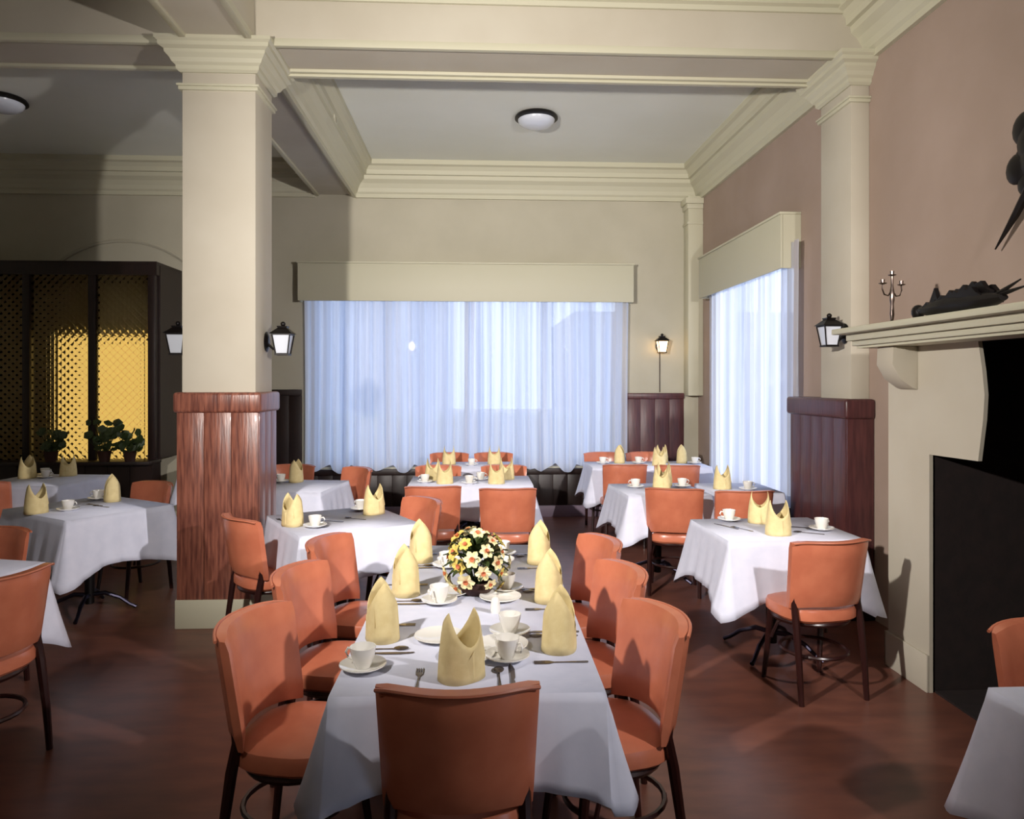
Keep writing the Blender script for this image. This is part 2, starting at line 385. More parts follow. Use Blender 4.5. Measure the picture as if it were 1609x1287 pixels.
def valance(label, axis, a0, a1, wall, depth, z0, z1):
    L = (a1-a0)/2
    t = thing('valance', label, 'valance', ((a0+a1)/2, wall, z0) if axis == 'x' else (wall, (a0+a1)/2, z0))
    def bx(u0,u1,d0,d1,w0,w1):
        b = MB()
        return b.box(u0,u1,-d1,-d0,w0,w1) if axis == 'x' else b.box(-d1,-d0,u0,u1,w0,w1)
    H = z1-z0
    obj('front_board', bx(-L,L,depth-.02,depth,0,H), 'trim', t, bevel=.003)
    obj('end_board', bx(-L,-L+.02,.002,depth-.021,0,H), 'trim', t)
    obj('end_board', bx(L-.02,L,.002,depth-.021,0,H), 'trim', t)
    obj('top_board', bx(-L-.01,L+.01,.002,depth+.012,H+.001,H+.022), 'trim', t, bevel=.004)
valance('long cream box valance above the back window curtains', 'x', -2.13, 1.92, YB, .20, 2.64, 3.09)
valance('cream box valance above the right wall window', 'y', 6.14, 8.45, XR, .18, 2.64, 3.10)

# ------------------------------------------------------------------ chimney breast with mantel
XB = 2.42
b = MB()   # face panel in the YZ plane, opening shaped like a bracket
out = [(4.19,0),(4.19,1.90),(1.0,1.90),(1.0,1.86),(3.42,1.86),(3.39,1.72),(3.375,1.60),(3.385,1.48),(3.42,1.28),(3.80,1.275),(3.80,0)]
n = len(out)
T = Matrix(((0,0,1,0),(1,0,0,0),(0,1,0,0),(0,0,0,1)))   # (y,z,x)->(x,y,z)
fp = thing('fireplace', 'wide cream plaster fireplace with black open hearth on the right', 'fireplace', (2.6, 3.4, 0))
def rel(o): o.location = (-2.6, -3.4, 0); return o
rel(obj('fireplace_surround', MB().prism(out, XB, XB+.02, T), 'plaster', fp))
rel(obj('side_wall', MB().box(XB+.021, 3.2, 4.05, 4.19, 0, 1.97), 'plaster', fp))
rel(obj('firebox', MB().box(3.4, 3.5, .2, 4.05, 0, 1.97).box(XB+.021, 3.4, 3.81, 4.045, 0, 1.89).box(XB+.15, 3.4, .2, .3, 0, 1.97).box(XB+.022, 3.4, .2, 4.045, 1.90, 1.97), 'soot', fp))
rel(obj('hearth', MB().box(XB+.03, 3.4, .3, 3.80, .001, .012), 'soot', fp))
rel(obj('fireplace_baseboard', MB().box(XB-.016, XB-.001, 3.80, 4.205, 0, .20).box(XB-.016, XB+.12, 4.191, 4.206, 0, .20), 'plaster', fp, bevel=.003))
rel(obj('corbel', MB().prism([(XB,1.86),(XB-.14,1.86),(XB-.145,1.76),(XB-.10,1.68),(XB-.03,1.63),(XB,1.62)], 3.90, 4.06, Matrix(((1,0,0,0),(0,0,1,0),(0,1,0,0),(0,0,0,1)))), 'plaster', fp, bevel=.004))
mt = thing('mantelpiece', 'long cream moulded mantel shelf over the fireplace', 'mantel', (2.4, 2.8, 1.86))
def relm(o): o.location = (-2.4, -2.8, -1.86); return o
relm(obj('mantel_shelf', MB().box(2.13, XR-.002, .6, 4.30, 1.945, 1.978), 'trim', mt, bevel=.006))
relm(obj('mantel_fascia', MB().box(2.19, XR-.003, .7, 4.24, 1.905, 1.944).box(2.215, 2.50, .72, 4.22, 1.875, 1.904), 'trim', mt, bevel=.004))
relm(obj('mantel_soffit', MB().box(2.235, 2.42, .74, 4.20, 1.861, 1.874), 'trim', mt))

# arched moulding and glass booth on the left
pts = []
for i in range(25):
    a = math.radians(35+110*i/24); pts.append((-4.25+1.02*math.cos(a)*1.05, YB-.01, 2.44+.93*math.sin(a)))
struct('trim_9', MB().tube(pts, .022, 6), 'wall')
booth = thing('glass_booth', 'dark framed booth of patterned amber glass against left back wall', 'partition', (-4.8, 8.7, 0))
def relb(o): o.location = Vector(o.location)+Vector((4.8,-8.7,0)); return o
YG = 8.35
for x in (-5.75, -4.98, -4.27, -3.62):
    relb(obj('post', MB().box(x-.04, x+.04, YG, YG+.08, .8, 2.98), 'blackwood', booth, bevel=.004))
relb(obj('side_frame', MB().box(-3.60, -3.56, YG+.09, YB-.002, .8, 2.98), 'blackwood', booth))
relb(obj('top_rail', MB().box(-6.2, -3.56, YG-.01, YG+.07, 2.86, 2.98), 'blackwood', booth))
relb(obj('roof_board', MB().box(-6.2, -3.56, YG-.01, YB-.002, 2.981, 3.01), 'blackwood', booth))
relb(obj('ledge', MB().box(-6.2, -3.55, YG-.22, YG+.1, .76, .80), 'blackwood', booth, bevel=.004))
for x0_, x1_ in ((-6.2,-5.79),(-5.71,-5.02),(-4.94,-4.31),(-4.23,-3.66)):
    relb(obj('glass_panel', MB().box(x0_, x1_, YG+.03, YG+.036, .8, 2.859), 'pebble', booth))
wd = (2.64)/11
for i in range(11):
    relb(obj('plank', MB().box(-6.2+i*wd+.003, -6.2+(i+1)*wd-.003, YG-.12, YG-.1, 0, .758), 'blackwood', booth))
relb(obj('base_box', MB().box(-6.2, -3.56, YG-.098, YG+.1, 0, .757), 'blackwood', booth))
struct('window_3', MB().box(-4.98, -3.92, YB-.03, YB-.012, .74, 2.22), 'amber')

# ------------------------------------------------------------------ lanterns, ceiling lights
def lantern(label, loc, rz, lit=False, cord=0):
    t = thing('wall_lantern', label, 'lantern', loc, rz)   # local: wall behind at -y side, lantern sticks out +y
    put('backplate', cached('lbp', lambda: MB().lathe([(.05,0),(.055,.008),(.03,.02)], 16, Matrix.Translation((0,0,0)) @ Matrix.Rotation(-PI/2,4,'X') @ Matrix.Diagonal((1,1.35,1,1))).mesh('backplate', smooth=True)), 'iron', t)
    put('bracket', cached('lbr', lambda: MB().tube([(0,.01,-.01),(0,.05,-.05),(0,.10,-.05),(0,.11,-.085)], .009, 8).mesh('bracket', smooth=True)), 'iron', t)
    def frame():
        b = MB(); c0 = (0,.12)
        for i in (-1,1):
            for j in (-1,1):
                b.tube([(i*.042,.12+j*.042,-.085),(i*.062,.12+j*.062,.05)], .005, 6)
        b.frustum(c0, .048, .048, -.095, -.083); b.frustum(c0, .066, .066, .048, .058)
        return b.mesh('frame')
    put('lantern_frame', cached('lfr', frame), 'iron', t)
    put('roof', cached('lro', lambda: MB().frustum((0,.12), .078, .03, .058, .10).frustum((0,.12), .032, .036, .10, .112).sphere((0,.12,.128), .018).mesh('roof', smooth=True)), 'iron', t)
    me = MB().frustum((0,.12), .038, .057, -.08, .047).mesh('lantern_glass')
    g = put('lantern_glass', me, 'lampon' if lit else 'milkglass', t)
    if cord:
        put('conduit', MB().tube([(0,.006,-.02),(0,.006,-cord)], .006, 6).mesh('conduit'), 'legs', t)
    return t
lantern('black iron lantern on the right face of the column', (-1.498,5.30,1.95), -PI/2)
lantern('black iron lantern on the left face of the column', (-1.992,5.30,1.95), PI/2)
lantern('lit iron lantern on back wall between the windows', (2.29,YB-.001,2.12), PI, True, .58)
lantern('black iron lantern on the pilaster beside the mantel', (2.643,5.12,2.01), PI/2)
def ceil_light(label, x, y):
    t = thing('ceiling_light', label, 'ceiling light', (x,y,ZC))
    put('base_ring', cached('clb', lambda: MB().lathe([(.20,0),(.215,-.02),(.215,-.035),(.19,-.045)], 32).mesh('base_ring', smooth=True)), 'iron', t)
    put('glass_dome', cached('cld', lambda: MB().lathe([(.185,-.04),(.182,-.06),(.165,-.085),(.12,-.11),(.06,-.122),(.001,-.125)], 32).mesh('glass_dome', smooth=True)), 'milkglass', t)
ceil_light('round flush ceiling light with a pale blue glass dome', .60, 7.30)
ceil_light('dim round ceiling light in the dark bay at upper left', -4.45, 7.1)
tag(obj('hook', MB().tube([(-.05,0,.02),(-.055,0,-.01),(-.02,0,-.03),(.03,0,-.03),(.055,0,-.01),(.055,0,.03)], .006, 6), 'trim', loc=(-1.285,6.75,4.07), rot=(0,0,PI/2)), 'small metal hook on the left cornice of back bay', 'hook')

# ------------------------------------------------------------------ furniture
def chair_meshes():
    D = {}
    W, TH = .225, .060
    # backrest: curved, slightly tapered padded slab. local: chair faces +y, top centre of the back at the origin in xy
    def back():
        b = MB(); nu, nv = 14, 8; V = {}
        def P(i, j, side):
            u = -1+2*i/nu; v = j/nv
            wv = W*(1-.07*(1-v))
            x = u*wv; z = .50+(.845-.50)*v
            z -= .022*(1-v)*abs(u)**3; z += .0
            if v > .99: z -= .012*abs(u)**6
            yc = .085*u*u + .055*(1-v)       # ends forward, bottom forward (reclined)
            e = min(1, min(1-abs(u), .999)*7+.25); e2 = min(1, min(v,1-v)*6+.35)
            t = TH/2*math.sqrt(e*e2)
            return (x, yc+(t if side else -t), z)
        vs = [P(i,j,s) for s in (0,1) for j in range(nv+1) for i in range(nu+1)]
        K = (nu+1)*(nv+1); fs = []
        for s in (0,1):
            for j in range(nv):
                for i in range(nu):
                    q = [s*K+j*(nu+1)+i, s*K+j*(nu+1)+i+1, s*K+(j+1)*(nu+1)+i+1, s*K+(j+1)*(nu+1)+i]
                    fs.append(tuple(q))
        for i in range(nu):
            for j in (0,nv): fs.append((j*(nu+1)+i, j*(nu+1)+i+1, K+j*(nu+1)+i+1, K+j*(nu+1)+i))
        for j in range(nv):
            for i in (0,nu): fs.append((j*(nu+1)+i, (j+1)*(nu+1)+i, K+(j+1)*(nu+1)+i, K+j*(nu+1)+i))
        b.add(vs, fs); return b.mesh('backrest', smooth=True)
    D['backrest'] = back()
    def piping():
        b = MB(); pts = []
        for s in (-1, 1):
            pass
        for i in range(15):
            u = -1+2*i/14; pts.append((u*W*.99, .085*u*u-.026, .842-.012*abs(u)**6))
        b.tube(pts, .006, 6); return b.mesh('piping', smooth=True)
    D['piping'] = piping()
    def seat():
        b = MB(); o = []
        for i in range(32):
            a = 2*PI*i/32; ca, sa = math.cos(a), math.sin(a)
            e = .72
            o.append((.215*abs(ca)**e*(1 if ca > 0 else -1), .255+.20*abs(sa)**e*(1 if sa > 0 else -1)))
        c0 = (0,.255); vs = []; fs = []; n = len(o)
        lv = [(.93,.405),(1.0,.42),(1.0,.455),(.965,.472),(.80,.482),(.45,.488),(.02,.489)]
        for k, z in lv: vs += [(c0[0]+(x-c0[0])*k, c0[1]+(y-c0[1])*k, z) for x,y in o]
        for j in range(len(lv)-1):
            for i in range(n): m_ = (i+1)%n; fs.append((j*n+i,j*n+m_,(j+1)*n+m_,(j+1)*n+i))
        fs.append(tuple(range(n-1,-1,-1))); fs.append(tuple((len(lv)-1)*n+i for i in range(n)))
        b.add(vs, fs); return b.mesh('seat', smooth=True)
    D['seat'] = seat()
    def rim():
        b = MB(); pts = []
        for i in range(28):
            a = 2*PI*i/28; pts.append((.195*math.cos(a), .255+.18*math.sin(a), .395))
        b.tube(pts, .016, 6, closed=True); return b.mesh('seat_frame', smooth=True)
    D['seat_frame'] = rim()
    for s in (-1,1):
        D['rear_leg%d' % s] = MB().tube([(s*.190,.045,0),(s*.190,.065,.20),(s*.188,.095,.40),(s*.186,.115,.50),(s*.186,.100,.60)], [.014,.017,.020,.018,.012], 8).mesh('leg', smooth=True)
        D['front_leg%d' % s] = MB().tube([(s*.175,.43,0),(s*.165,.405,.20),(s*.155,.385,.395)], [.013,.016,.020], 8).mesh('leg', smooth=True)
    def ring():
        b = MB(); pts = []
        for i in range(24):
            a = 2*PI*i/24; pts.append((.170*math.cos(a), .225+.175*math.sin(a), .225))
        b.tube(pts, .010, 6, closed=True); return b.mesh('stretcher_ring', smooth=True)
    D['ring'] = ring()
    def brace(s): return MB().tube([(s*.17,.36,.25),(s*.15,.33,.34),(s*.09,.30,.385)], .009, 6).mesh('brace', smooth=True)
    D['brace1'] = brace(1); D['brace-1'] = brace(-1)
    return D
CM = chair_meshes()
def chair(x, y, deg, label, group=None):
    t = thing('dining_chair', label, 'chair', (x, y, 0), math.radians(deg-90), group)
    put('backrest', CM['backrest'], 'leather', t); put('piping', CM['piping'], 'welt', t)
    put('seat', CM['seat'], 'leather', t); put('seat_frame', CM['seat_frame'], 'legs', t)
    for s in (-1,1): put('leg', CM['rear_leg%d' % s], 'legs', t)
    for s in (-1,1): put('leg', CM['front_leg%d' % s], 'legs', t)
    put('stretcher_ring', CM['ring'], 'legs', t)
    for s in (-1,1): put('brace', CM['brace%d' % s], 'legs', t)
    return t
def cloth_mesh(w, l, dm, dc, seed, flare=.05, cflare=.12):
    rnd = random.Random(seed); ph = [rnd.uniform(0,6.28) for _ in range(6)]
    hw, hl = w/2, l/2; ring = []   # (point, outward normal, corner weight 0..1)
    corners = [(hw,-hl),(hw,hl),(-hw,hl),(-hw,-hl)]
    nside = 22; nc = 5
    for k in range(4):
        p0 = Vector(corners[k]); p1 = Vector(corners[(k+1)%4]); d = (p1-p0).normalized(); nrm = Vector((d.y,-d.x)); L = (p1-p0).length
        pd = Vector(((corners[k]-Vector(corners[(k-1)%4])) if 0 else (Vector(corners[k])-Vector(corners[(k-1)%4])))).normalized(); pn = Vector((pd.y,-pd.x))
        for i in range(nc):
            t = (i+.5)/nc; a = pn*(1-t)+nrm*t
            ring.append((p0, a*(1.30-.30*abs(2*t-1)), 1.0-.25*abs(2*t-1)))
        for i in range(nside+1):
            t = i/nside; dist = min(t,1-t)*L
            ring.append((p0+d*(t*L), nrm, max(0,1-dist/.26)**1.6*.75))
    n = len(ring); vs = []; fs = []; m = 9
    per = 0
    for j in range(m+1):
        v = j/m; per = 0
        for i,(p,nn,cw) in enumerate(ring):
            per += (Vector(ring[i][0])-Vector(ring[i-1][0])).length+.02
            D = dm+(dc-dm)*cw+.012*math.sin(per*7+ph[0])
            fo = (flare+(cflare-flare)*cw)*v**1.2 + .007*v*math.sin(per*2*PI/.23+ph[1])*(1-cw)+.003*v*math.sin(per*2*PI/.11+ph[2])
            rr = .006*min(1,v*4)
            q = p+nn*(fo+rr); z = -(D*v)
            if j == 0: z = 0
            vs.append((q.x,q.y,z))
    for j in range(m):
        for i in range(n):
            k = (i+1)%n; fs.append((j*n+i,(j+1)*n+i,(j+1)*n+k,j*n+k))
    b = MB().add(vs, fs)
    b.add([(x,y,0) for x in (-hw,hw) for y in (-hl,hl)], [(0,2,3,1)])
    me = bpy.data.meshes.new('tablecloth'); me.from_pydata(b.v, [], b.f)
    bm = bmesh.new(); bm.from_mesh(me); bmesh.ops.remove_doubles(bm, verts=bm.verts, dist=.0006)
    bm.to_mesh(me); bm.free()
    for p_ in me.polygons: p_.use_smooth = True
    me.set_sharp_from_angle(angle=math.radians(50))
    return me
TABLES = {}
def table(key, desc, cx, cy, w, l, rot, dm=.30, dc=.42, seed=1, ns=1, cf=.12):
    r = math.radians(rot)
    t = thing('dining_table', 'dark pedestal table under '+desc[1], 'table', (cx,cy,0), r)
    obj('tabletop', MB().box(-w/2+.006,w/2-.006,-l/2+.006,l/2-.006,.725,.753), 'legs', t)
    for k in range(ns):
        yy = 0 if ns == 1 else (-l/4 if k == 0 else l/4)
        obj('pedestal', MB().lathe([(.03,.06),(.035,.3),(.03,.6),(.06,.724)], 12, Matrix.Translation((0,yy,0))), 'iron', t, smooth=True)
        for q in range(4):
            a = PI/4+q*PI/2
            pts = [(s*math.cos(a), yy+s*math.sin(a), z) for s,z in ((.0,.12),(.10,.13),(.20,.09),(.27,.035),(.31,.015))]
            put('foot', MB().tube(pts, [.016,.016,.014,.012,.014], 8).mesh('foot', smooth=True), 'steel', t)
    c_ = put('tablecloth', cloth_mesh(w, l, dm, dc, seed, cflare=cf), 'cloth', loc=(cx,cy,.76), rot=(0,0,r))
    s_ = c_.modifiers.new('thick', 'SOLIDIFY'); s_.thickness = .0022; s_.offset = -1
    tag(c_, desc[0], 'tablecloth')
    TABLES[key] = (cx,cy,r)
# desc: (cloth label, phrase for the table)
table('T1', ('white cloth on the long centre table with the flowers', 'the long centre table cloth'), -.015, 3.085, .80, 1.94, -.5, .25, .31, 3, 2, .10)
table('T2', ('white cloth on the turned table just right of the column', 'cloth on the turned table right of the column'), -.885, 4.86, .77, .79, 29, .28, .36, 4, cf=.035)
table('T3', ('white cloth on the wide table straight behind the flowers', 'cloth on the wide table behind the flowers'), -.05, 6.74, 1.10, .62, 0, .30, .42, 5)
table('T12', ('white cloth on the rearmost table by the back curtains', 'cloth on the rearmost table by the back curtains'), -.05, 8.02, .90, .60, 0, .28, .38, 6)
table('T4', ('white cloth on the table in front of the back right corner table', 'cloth in front of the back right corner table'), 1.53, 6.12, .68, .70, 3, .30, .40, 7)
table('T5', ('white cloth on the corner table under the lit lantern', 'cloth of the corner table below the lit lantern'), 1.87, 7.98, 1.28, .60, 0, .30, .42, 8)
table('T13', ('white cloth on the small table against the right window curtain', 'cloth against the right window curtain'), 2.23, 6.15, .56, .60, 0, .26, .32, 9, cf=.05)
table('T6', ('white cloth on the table beside the fireplace', 'cloth beside the fireplace'), 1.82, 4.43, .80, .68, 2, .31, .44, 10)
table('T7', ('white cloth on the table cut off at bottom right', 'cloth cut off at bottom right'), 1.91, 1.69, .80, .80, 0, .33, .40, 12)
table('T8', ('white cloth on the nearest table at the left picture edge', 'nearest cloth at the left picture edge'), -2.65, 3.50, .80, .80, -15, .33, .46, 13)
table('T9', ('large white cloth on the turned table left of the column', 'large cloth on the turned table left of the column'), -2.80, 5.45, .84, .76, -34, .34, .44, 14)
table('T10', ('bluish white cloth on the table before the potted plants', 'bluish cloth before the potted plants'), -4.0, 6.98, .80, .80, -6, .30, .40, 15)
table('T11', ('white cloth on the table half hidden behind the column', 'cloth half hidden behind the column'), -1.60, 6.48, .76, .76, -8, .32, .42, 16)
table('T14', ('white cloth on the far table glimpsed beside the column at back', 'far cloth glimpsed beside the column'), -2.72, 8.22, .80, .70, 0, .30, .40, 17)

CH = [(-.05,1.93,90,'orange chair with dark-shaded back to camera at near end of long table'),
 (-.84,2.61,-13,'orange chair on the left of the long table, nearest the camera'),
 (-.835,3.25,-13,'orange chair on the left of the long table, middle of three'),
 (-.83,3.87,-14,'orange chair on the left of the long table, farthest of three'),
 (.70,2.58,192,'orange chair on the right of the long table, nearest the camera'),
 (.70,3.20,192,'orange chair on the right of the long table, middle of three'),
 (.705,3.79,194,'orange chair on the right of the long table, farthest of three'),
 (-1.49,4.51,40,'orange chair in front of the column wainscot, facing the turned table'),
 (-.32,5.19,217,'orange chair seen edge-on at right side of the turned table'),
 (-.34,5.76,92,'orange chair with back to camera, left one before the wide rear table'),
 (.245,5.62,90,'orange chair with back to camera directly behind the flowers, right one'),
 (-.37,7.27,270,'dark chair on far side of the wide rear table, left one'),
 (.27,7.25,270,'dark chair on far side of the wide rear table, right one'),
 (-.31,8.56,270,'pale-topped chair against the back curtains, left one'),
 (.20,8.56,270,'pale-topped chair against the back curtains, right one'),
 (1.52,5.55,76,'orange chair with back to camera at the table before the corner'),
 (1.49,7.20,90,'orange chair with back to camera at the corner table, left one'),
 (1.99,7.12,84,'orange chair with back to camera at the corner table, right one'),
 (1.47,8.52,270,'orange chair behind the corner table, beside the back curtains'),
 (1.96,8.52,270,'orange chair behind the corner table, before the dark wainscot'),
 (2.04,5.40,90,'shaded chair with dark top edge between fireplace table and right curtain'),
 (1.86,3.66,99,'bright orange chair with back to camera at the fireplace table'),
 (-1.95,3.22,161,'large orange chair back cut by the left edge, nearest on the left'),
 (-2.69,4.27,266,'orange chair top behind the nearest table at left edge'),
 (-2.60,6.17,240,'shaded chair just left of the column behind the turned table'),
 (-4.10,6.20,92,'dim chair before the bluish table, at the left picture edge'),
 (-1.80,7.40,262,'dark chair on far side of the table half hidden by the column'),
 (-1.08,7.10,222,'chair seen edge-on before left part of the back curtains'),
 (1.93,2.42,270,'orange chair top cut by the right edge above the corner cloth')]
for a in CH: chair(*a)

# ------------------------------------------------------------------ tableware
def napkin_mesh():
    b = MB(); n = 48; m = 6; vs = []; fs = []
    for j in range(m+1):
        v = j/m
        for i in range(n):
            a = 2*PI*i/n; ca, sa = math.cos(a), math.sin(a)
            uu = abs(ca)**.8; top = .104+.100*(.45*abs(ca)**1.2+.55*(1-abs(sa)**.95))
            k = 1-.08*v-.30*(v*top/.205)**2.5
            x = .074*(abs(ca)**.8)*(1 if ca > 0 else -1)*k; y = .058*(abs(sa)**.9)*(1 if sa > 0 else -1)*(1-.12*v)
            vs.append((x,y,top*v))
    for j in range(m):
        for i in range(n): k = (i+1)%n; fs.append((j*n+i,j*n+k,(j+1)*n+k,(j+1)*n+i))
    b.add(vs, fs)
    me = b.mesh('napkin', smooth=True); return me
def flap_mesh():
    b = MB()
    vs = [(-.060,-.040,.012),(.004,-.0600,.012),(.066,-.034,.06),(.052,-.034,.135),(.0,-.0575,.085),(-.045,-.050,.03)]
    b.add(vs, [(0,1,4,5),(1,2,3,4)]); return b.mesh('fold')
def cup_mesh(): return MB().lathe([(.022,0),(.024,.004),(.030,.018),(.038,.045),(.041,.066),(.039,.066),(.034,.044),(.024,.016),(.001,.010)], 20, cap=False).mesh('cup', smooth=True)
def handle_mesh(): return MB().tube([(.036,0,.052),(.052,0,.056),(.060,0,.042),(.052,0,.026),(.034,0,.022)], .004, 6).mesh('handle', smooth=True)
def saucer_mesh(): return MB().lathe([(.03,0),(.035,.004),(.06,.010),(.074,.018),(.073,.021),(.05,.012),(.03,.007),(.001,.007)], 24, cap=False).mesh('saucer', smooth=True)
def fork_mesh():
    b = MB(); t = .002
    b.prism([(-.004,-.09),(.004,-.09),(.006,-.085),(.0025,-.01),(.003,.02),(.011,.035),(.012,.05),(-.012,.05),(-.011,.035),(-.003,.02),(-.0025,-.01),(-.006,-.085)], .001, .001+t)
    for i in range(4): x = -.0105+i*.007; b.box(x-.0016, x+.0016, .05, .085, .001, .001+t)
    return b.mesh('fork')
def spoon_mesh():
    b = MB(); b.prism([(-.004,-.09),(.004,-.09),(.006,-.085),(.0025,.0),(.003,.035),(-.003,.035),(-.0025,.0),(-.006,-.085)], .001, .003)
    b.sphere((0,.058,.005), .017, (1,1.5,.22), 12); return b.mesh('spoon', smooth=True)
def knife_mesh():
    b = MB(); b.prism([(-.006,-.10),(.006,-.10),(.007,-.03),(.004,-.02),(.009,.0),(.010,.06),(.002,.10),(-.005,.105),(-.005,-.02),(-.006,-.03)], .001, .0035); return b.mesh('knife')
def plate_mesh(): return MB().lathe([(.05,0),(.055,.003),(.07,.006),(.088,.014),(.087,.017),(.065,.008),(.001,.006)], 28, cap=False).mesh('plate', smooth=True)
def napkin(x, y, z, rz, desc, label=None):
    o = put('napkin', cached('nap', napkin_mesh), 'napkin', loc=(x,y,z), rot=(0,0,rz))
    if 'thick' not in o.modifiers: s = o.modifiers.new('thick','SOLIDIFY'); s.thickness = .0025; s.offset = 0
    tag(o, label or ('yellow napkin folded into a crown '+desc), 'napkin', 'crown-folded napkins')
    put('fold', cached('flap', flap_mesh), 'napkin', o)
def cup(x, y, z, rz, desc, saucer=True):
    if saucer:
        s = put('saucer', cached('sau', saucer_mesh), 'china', loc=(x,y,z), rot=(0,0,rz)); tag(s, 'white saucer under the cup '+desc, 'saucer', 'saucers')
        z += .0072
    o = put('cup', cached('cup', cup_mesh), 'china', loc=(x,y,z), rot=(0,0,rz)); tag(o, 'white china cup '+desc, 'cup', 'coffee cups')
    put('handle', cached('cuh', handle_mesh), 'china', o)
def cutlery(kind, x, y, z, rz, desc):
    fn = {'fork':fork_mesh,'spoon':spoon_mesh,'knife':knife_mesh}[kind]
    o = put(kind, cached(kind, fn), 'silver', loc=(x,y,z), rot=(0,0,rz)); tag(o, 'silver %s %s' % (kind, desc), kind, kind+'s at the place settings')
ZT = .7605
def setting(x, y, face, desc, nap_in=.13, items='nfskcp', naprot=0):
    """x,y: table edge centre of the seat; face: direction the diner looks (deg)"""
    a = math.radians(face); f = Vector((math.cos(a), math.sin(a))); r = Vector((f.y,-f.x)); rz = a-PI/2
    def at(side, fw): q = Vector((x,y))+r*side+f*fw; return q.x, q.y
    if 'n' in items: napkin(*at(0,nap_in), ZT, rz+math.radians(naprot), desc)
    if 'f' in items: cutlery('fork', *at(-.13,.12), ZT, rz, desc)
    if 's' in items: cutlery('spoon', *at(.115,.12), ZT, rz, desc)
    if 'k' in items: cutlery('knife', *at(.155,.12), ZT, rz, desc)
    if 'c' in items: cup(*at(.145,.27), ZT, rz-.6, desc)
    if 'p' in items:
        o = put('side_plate', cached('pl', plate_mesh), 'china', loc=(*at(-.06 if 0 else .02,.30),ZT)); tag(o, 'white side plate '+desc, 'plate', 'side plates')
setting(-.045, 2.105, 90, 'at the near end of the long table', .135, 'nfskcp', 36)
setting(-.43, 2.60, 0, 'at the nearest left seat of the long table', .10, 'nfskp', 14)
cup(-.355, 2.315, ZT, 2.8, 'at the near left corner of the long table')
setting(-.42, 3.14, 0, 'at the middle left seat of the long table', .12, 'nfskcp', 14)
setting(-.41, 3.72, 0, 'at the farthest left seat of the long table', .13, 'nfskcp', 14)
setting(.39, 2.47, 180, 'at the nearest right seat of the long table', .11, 'nfskcp', -14)
setting(.40, 3.02, 180, 'at the middle right seat of the long table', .10, 'nfskcp', -14)
setting(.405, 3.66, 180, 'at the farthest right seat of the long table', .09, 'nfskcp', -14)
tag(obj('salt_shaker', MB().lathe([(.018,0),(.020,.01),(.017,.05),(.013,.06),(.001,.064)], 16), 'china', loc=(.075,2.86,ZT), smooth=True), 'small white salt shaker standing before the flowers', 'shaker')
